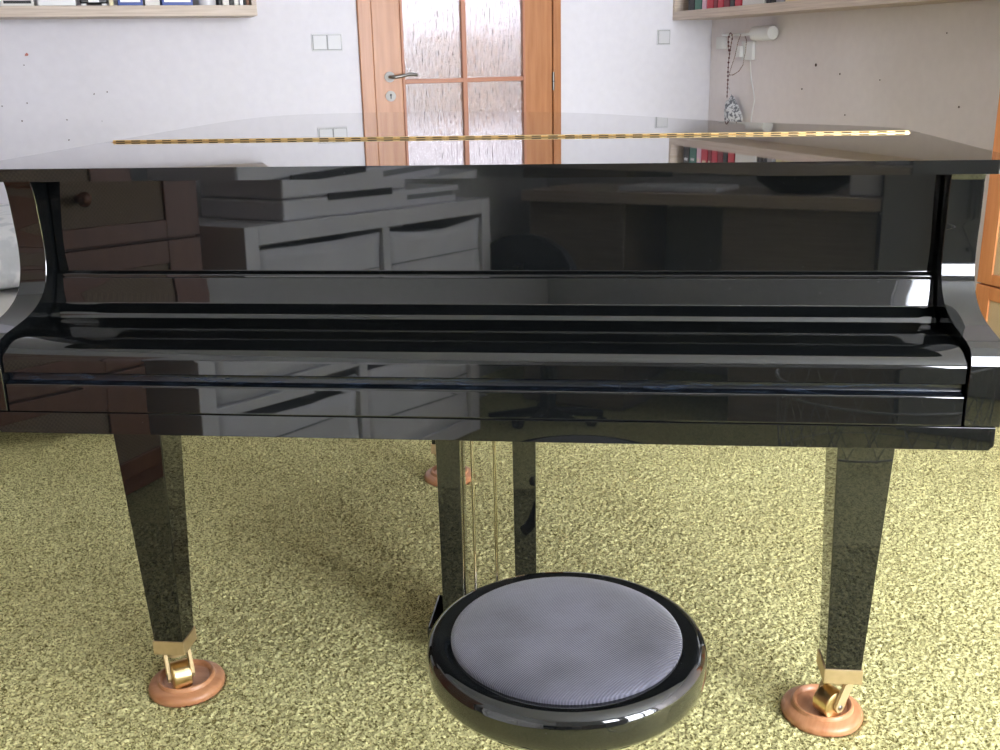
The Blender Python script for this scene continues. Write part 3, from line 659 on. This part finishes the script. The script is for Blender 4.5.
def strand(name, pts, m, r, lab):
    bm = newbm(); P = [Vector(p) for p in pts]; 
    tube(bm, P, r*.35, 6)
    for a, b in zip(P, P[1:]):
        k = max(1, int((b-a).length/(r*3.2)))
        for i in range(k):
            p = a+(b-a)*((i+.5)/k)
            t = bmesh.new(); bmesh.ops.create_icosphere(t, subdivisions=1, radius=r*(.8+.4*random.random())); t.transform(Matrix.Translation(p)); merge(bm, t)
    tag(obj(name, bm, M[m], None, True, smooth=70), lab, 'beads')
ub_ = U1-.062
strand('bead_necklace', [rp(x, y, ub_) for x, y in ((729, 52), (728.3, 40), (729.5, 33.5), (731.5, 33), (732.5, 37), (731, 45), (729.8, 52), (728.7, 60), (728, 70), (728, 78), (727.5, 86), (727, 98))], 'maroonbead', .0055, 'dark red bead strand hanging straight down from the lamp rail')
strand('chain_necklace', [rp(x, y, ub_) for x, y in ((741, 34), (738, 42), (735, 56), (731, 68), (729, 75), (733, 75), (739, 71), (743, 65), (744, 58), (745.5, 52), (746.5, 40), (745, 36))], 'brown', .0026, 'thin dark chain looped loosely from the lamp rail to the plug')
bm = newbm(); pts = [rp(x, y, U1-.03) for x, y in ((731.5, 95), (734, 97), (743, 119), (741, 124), (738, 128), (726, 128), (724.5, 112), (726, 101), (728, 100))]
t = bmesh.new(); F_ = [t.verts.new(p) for p in pts]; cen = t.verts.new((U1-.065, sum(p[1] for p in pts)/len(pts), sum(p[2] for p in pts)/len(pts))); B_ = t.verts.new((U1-.004, cen.co.y, cen.co.z))
for i in range(len(pts)): t.faces.new((F_[i], F_[(i+1) % len(pts)], cen)); t.faces.new((F_[(i+1) % len(pts)], F_[i], B_))
bmesh.ops.recalc_face_normals(t, faces=t.faces[:]); bmesh.ops.subdivide_edges(t, edges=t.edges[:], cuts=2, use_grid_fill=True, smooth=.2); merge(bm, t)
tube(bm, [rp(731.5, 95, U1-.03), rp(730, 91, U1-.035), rp(728, 86, ub_)], .0012, 6)
tag(obj('lace_sachet', bm, M['lace'], None, True, smooth=60), 'grey and white patterned pouch hanging at the end of the beads', 'pouch')

# ------------------------------------------------------------------ cane fronted cabinets
def cane_cabinet(name, lab, ax, pos, depth, a0, a1, sgn, ztop, fm, cm, zdiv, wcol, margin=.075, mz=.05):
    """front plane at u=pos facing sgn*u, spanning v a0..a1"""
    root = thing(name, lab, 'cabinet', (pos - sgn*depth/2, (a0+a1)/2, 0), True)
    back = pos - sgn*depth
    bm = newbm(); box(bm, back, pos-sgn*.02, a0, a1, .06, ztop, .004); obj('body', bm, fm, root, True)
    bm = newbm(); box(bm, back+sgn*.03, pos-sgn*.05, a0+.03, a1-.03, .002, .06, .004); obj('plinth', bm, fm, root, True)
    ncol = max(1, round((a1-a0)/wcol)); wd = (a1-a0)/ncol
    zz = zdiv
    for c in range(ncol):
        for z0, z1 in zip(zz, zz[1:]):
            b0, b1 = a0+c*wd+.003, a0+(c+1)*wd-.003
            bm = newbm(); mg = margin
            box(bm, pos-sgn*.02, pos, b0, b0+mg, z0+.003, z1-.003, .002); box(bm, pos-sgn*.02, pos, b1-mg, b1, z0+.003, z1-.003, .002)
            box(bm, pos-sgn*.02, pos, b0+mg, b1-mg, z0+.003, z0+mz*.8, .002); box(bm, pos-sgn*.02, pos, b0+mg, b1-mg, z1-mz, z1-.003, .002)
            dr = obj('drawer', bm, fm, root, True)
            bm = newbm(); box(bm, pos-sgn*.014, pos-sgn*.006, b0+mg-.002, b1-mg+.002, z0+mz*.8-.002, z1-mz+.002); obj('cane_panel', bm, cm, dr, True)
            bm = newbm(); yc = (b0+b1)/2; zc = (z0+z1)/2
            lathe(bm, [(0, 0), (.010, 0), (.008, .012), (.017, .022), (.018, .030), (.012, .037), (0, .039)], n=24, mtx=Matrix.Translation((pos-sgn*.008, yc, zc)) @ Matrix.Rotation(sgn*PI/2, 4, 'Y')); obj('knob', bm, M['cab_dark'], dr, True, smooth=50)
    return root
cane_cabinet('cane_cabinet', 'orange wooden cabinet with woven cane drawer fronts standing against the right wall', 'u', U1-.45, .44, -.05, 1.36, -1, 1.28, M['cab'], M['cane'], (.08, .36, 1.15, 1.27), .47, .062)

# ------------------------------------------------------------------ bed with pale bedding, far left
bed = thing('daybed', 'low beige daybed by the left wall, just visible past the piano arm', 'bed', (-1.2, 2.8, 0), True)
bm = newbm(); box(bm, -1.62, -.45, 2.0, 3.85, .07, .25, .02, 3); obj('base', bm, M['bed'], bed, True, smooth=40)
bm = newbm(); box(bm, -1.62, -.46, 2.01, 3.85, .25, .385, .03, 4); obj('mattress', bm, M['offwhite'], bed, True, smooth=40)
for u, v in ((-1.55, 2.1), (-.55, 2.1), (-1.55, 3.75), (-.55, 3.75)):
    bm = newbm(); cyl(bm, (u, v, .002), (u, v, .08), .025, n=16); obj('leg', bm, M['brown'], bed, True)
def puff(bm, c, s, seed, sub=4, amp=.10):
    t = bmesh.new(); bmesh.ops.create_icosphere(t, subdivisions=sub, radius=1)
    from mathutils import noise
    for v in t.verts:
        n = noise.fractal(v.co*1.8+Vector((seed, 0, 0)), 1.0, 2.0, 3); p = v.co*(1+amp*n)
        e = .75
        v.co = Vector([math.copysign(abs(p[i])**e, p[i])*s[i] for i in range(3)])
        v.co.z = max(v.co.z, -s[2]*.88)
    for f in t.faces: f.smooth = True
    t.transform(Matrix.Translation(c)); merge(bm, t)
bm = newbm(); puff(bm, (-.86, 2.95, .495), (.34, .50, .125), 3); tag(obj('bedding_bundle', bm, M['bagfab'], None, True), 'crumpled pale leaf-patterned bedding heaped on the daybed at the left edge', 'bedding')

# ------------------------------------------------------------------ furniture behind the camera, mirrored in the lacquer
# white cube cabinet with fabric drawers
fu = -1.15
kc = thing('drawer_cabinet', 'white cabinet with fabric drawers, mirrored in the piano front', 'cabinet', (fu-.2, -1.14, 0), True)
bm = newbm(); z0, z1, a0, a1, th = .0, .77, -1.775, -.500, .055
box(bm, fu-.385, fu, a0, a0+th, z0, z1, .002); box(bm, fu-.385, fu, a1-th, a1, z0, z1, .002); box(bm, fu-.385, fu, a0+th, a1-th, z1-th, z1, .002); box(bm, fu-.385, fu, a0+th, a1-th, z0, z0+th, .002)
box(bm, fu-.385, fu, (a0+a1)/2-.018, (a0+a1)/2+.018, z0+th, z1-th, .002); box(bm, fu-.385, fu, a0+th, a1-th, .372, .40, .002); box(bm, fu-.385, fu-.375, a0+th, a1-th, z0+th, z1-th)
obj('carcass', bm, M['white'], kc, True)
for c, (b0, b1) in enumerate(((a0+th+.006, (a0+a1)/2-.024), ((a0+a1)/2+.024, a1-th-.006))):
    for r, (c0, c1) in enumerate(((.052, .345), (.404, .700))):
        bm = newbm(); t = bmesh.new(); n = 14; g = []
        for i in range(n+1):
            row = []
            for j in range(9):
                y = b0+(b1-b0)*i/n; z = c0+(c1-c0)*j/8
                dip = -.022*math.sin(PI*i/n)*(j/8)**3 if (c == 0 and r == 1) else -.005*math.sin(PI*i/n)*(j/8)**3
                row.append(t.verts.new((fu-.012+.004*math.sin(i*1.3+j*.9), y, z+dip)))
            g.append(row)
        for i in range(n):
            for j in range(8): t.faces.new((g[i][j], g[i+1][j], g[i+1][j+1], g[i][j+1])).smooth = True
        ext = bmesh.ops.extrude_face_region(t, geom=t.faces[:]); 
        for v in [e for e in ext['geom'] if isinstance(e, bmesh.types.BMVert)]: v.co.x -= .012
        bmesh.ops.recalc_face_normals(t, faces=t.faces[:]); merge(bm, t)
        box(bm, fu-.36, fu-.024, b0, b1, c0, c1-.05)
        dr = obj('fabric_drawer', bm, M['fabric'], kc, True)
        bm = newbm(); box(bm, fu-.010, fu-.004, b0+.01, b1-.01, c1-.115, c1-.112); obj('drawer_seam', bm, M['grey'], dr, True)
pr_ = thing('printer', 'white flatbed printer on the drawer cabinet, mirrored in the piano front', 'printer', (fu-.2, -.985, z1), True)
bm = newbm(); box(bm, fu-.37, fu-.02, -1.29, -.68, z1+.001, z1+.062, .008, 3); obj('base', bm, M['white'], pr_, True, smooth=40)
bm = newbm(); box(bm, fu-.37, fu-.025, -1.285, -.685, z1+.065, z1+.125, .008, 3); obj('scanner_lid', bm, M['white'], pr_, True, smooth=40)
bm = newbm(); box(bm, fu-.022, fu-.017, -1.20, -.88, z1+.050, z1+.072, .001); obj('paper_slot', bm, M['dark'], pr_, True)
for k, (a, b, h0, h, m) in enumerate(((-1.62, -1.31, 0, .020, 'white'), (-1.60, -1.30, .0205, .016, 'grey'), (-1.64, -1.32, .037, .018, 'white'))):
    bm = newbm(); box(bm, fu-.30-.01*k, fu-.05, a, b, z1+.001+h0, z1+.001+h0+h, .001)
    tag(obj('paper_stack', bm, M[m], None, True), ('lowest white', 'middle grey', 'topmost white')[k]+' stack of paper beside the printer on the drawer cabinet', 'papers', 'paper beside the printer')
cane_cabinet('cane_cabinet', 'brown wooden cane-fronted cabinet by the left wall, mirrored in the piano front', 'u', fu, .39, -.345, 1.095, 1, 1.25, M['cab_dark'], M['cane_dark'], (.07, .29, .525, .765, 1.0, 1.235), .72, .108, .062)
# desk
dv = -2.53; dl, dr_ = -1.46, .125
dk = thing('desk', 'pale wooden desk against the front wall, mirrored in the fallboard', 'desk', ((dl+dr_)/2, dv-.3, 0), True)
bm = newbm(); box(bm, dl, dr_, V0+.01, dv, .70, .75, .003); obj('desktop', bm, M['oak_u'], dk, True)
for a, b in ((dl+.015, -.962), (-.515, dr_-.02)):
    bm = newbm(); box(bm, a, b, V0+.05, dv-.05, .002, .70, .003); obj('pedestal', bm, M['desk_oak'], dk, True)
bm = newbm(); lathe(bm, [(0, .752), (.10, .752), (.13, .76), (.19, .80), (.20, .84), (.19, .845), (.12, .80), (0, .80)], n=40, mtx=Matrix.Translation((-.23, dv-.22, 0))); tag(obj('bowl', bm, M['blackplastic'], None, True, smooth=50), 'wide black bowl on the desk, mirrored in the fallboard', 'bowl')
bm = newbm(); box(bm, -.01, .11, dv-.40, dv-.05, .751, .85, .01, 3); tag(obj('storage_box', bm, M['white'], None, True, smooth=40), 'small white box at the right end of the desk beside the bowl', 'box')
bm = newbm(); box(bm, -1.0, -.55, dv-.34, dv-.06, .751, .772, .004, 2); tag(obj('sheet_music', bm, M['white'], None, True), 'white stack of sheet music lying on the desk left of the bowl', 'papers')
# low cupboard between desk and balcony door
tc_ = thing('low_cupboard', 'plain grey cupboard between desk and balcony door, mirrored in the fallboard', 'cupboard', (.44, V0+.3, 0), True)
bm = newbm(); box(bm, .135, .74, V0+.005, dv+.02, -.004, 1.02, .004); obj('body', bm, M['grey'], tc_, True)
for a, b, hx in ((.137, .4365, .42), (.4385, .738, .455)):
    bm = newbm(); box(bm, a, b, dv+.02, dv+.04, .02, 1.015, .003); dd = obj('door', bm, M['grey'], tc_, True)
    bm = newbm(); box(bm, hx-.005, hx+.005, dv+.04, dv+.06, .55, .70, .003); obj('handle', bm, M['steel'], dd, True)
# black desk chair
oc = thing('desk_chair', 'black swivel desk chair with rounded back, mirrored in the fallboard', 'chair', (-1.04, -2.08, 0), True)
cu, cv = -1.04, -2.08
bm = newbm(); 
t = bmesh.new(); 
prof = [(-.23, .46), (-.215, .52), (-.175, .575), (-.10, .618), (0, .632), (.10, .618), (.175, .575), (.215, .52), (.23, .46), (.16, .43), (-.16, .43)]
prism(bm, [(cu+a, b) for a, b in prof], 'y', cv+.20, cv+.26, .015, 3); obj('backrest', bm, M['blackplastic'], oc, True, smooth=40)
bm = newbm(); box(bm, cu-.23, cu+.23, cv-.22, cv+.19, .38, .44, .03, 4); obj('seat', bm, M['blackplastic'], oc, True, smooth=40)
bm = newbm(); tube(bm, [(cu, cv+.1, .37), (cu, cv+.27, .39), (cu, cv+.275, .52)], .02); obj('back_bracket', bm, M['dark'], oc, True, smooth=40)
bm = newbm(); cyl(bm, (cu, cv, .07), (cu, cv, .39), .03); obj('column', bm, M['dark'], oc, True, smooth=40)
for k in range(5):
    a = 2*PI*k/5+.3; e_ = (cu+.23*math.cos(a), cv+.23*math.sin(a))
    bm = newbm(); cyl(bm, (cu, cv, .10), (*e_, .065), .02, .014); ll = obj('leg', bm, M['dark'], oc, True, smooth=40)
    bm = newbm(); cyl(bm, (e_[0]-.012, e_[1], .024), (e_[0]+.012, e_[1], .024), .026); obj('caster', bm, M['dark'], ll, True, smooth=40)
# wire mesh basket right behind the photographer
bk = newbm(); kx, ky, kr_ = .88, -1.10, .23
for k in range(18):
    for sg in (-1, 1):
        tube(bk, [(kx+(kr_+.03*q/10)*math.cos(2*PI*k/18+sg*q*.07), ky+(kr_+.03*q/10)*math.sin(2*PI*k/18+sg*q*.07), .01+.44*q/10) for q in range(11)], .0011, 5)
for z, r, rr in ((.01, kr_, .003), (.23, kr_+.015, .0011), (.45, kr_+.03, .003)):
    tube(bk, [(kx+r*math.cos(2*PI*k/40), ky+r*math.sin(2*PI*k/40), z) for k in range(41)], rr, 6)
tag(obj('wire_basket', bk, M['grey'], None, False, smooth=60), 'round wire mesh basket on the carpet, mirrored faintly at the right of the piano front', 'basket')
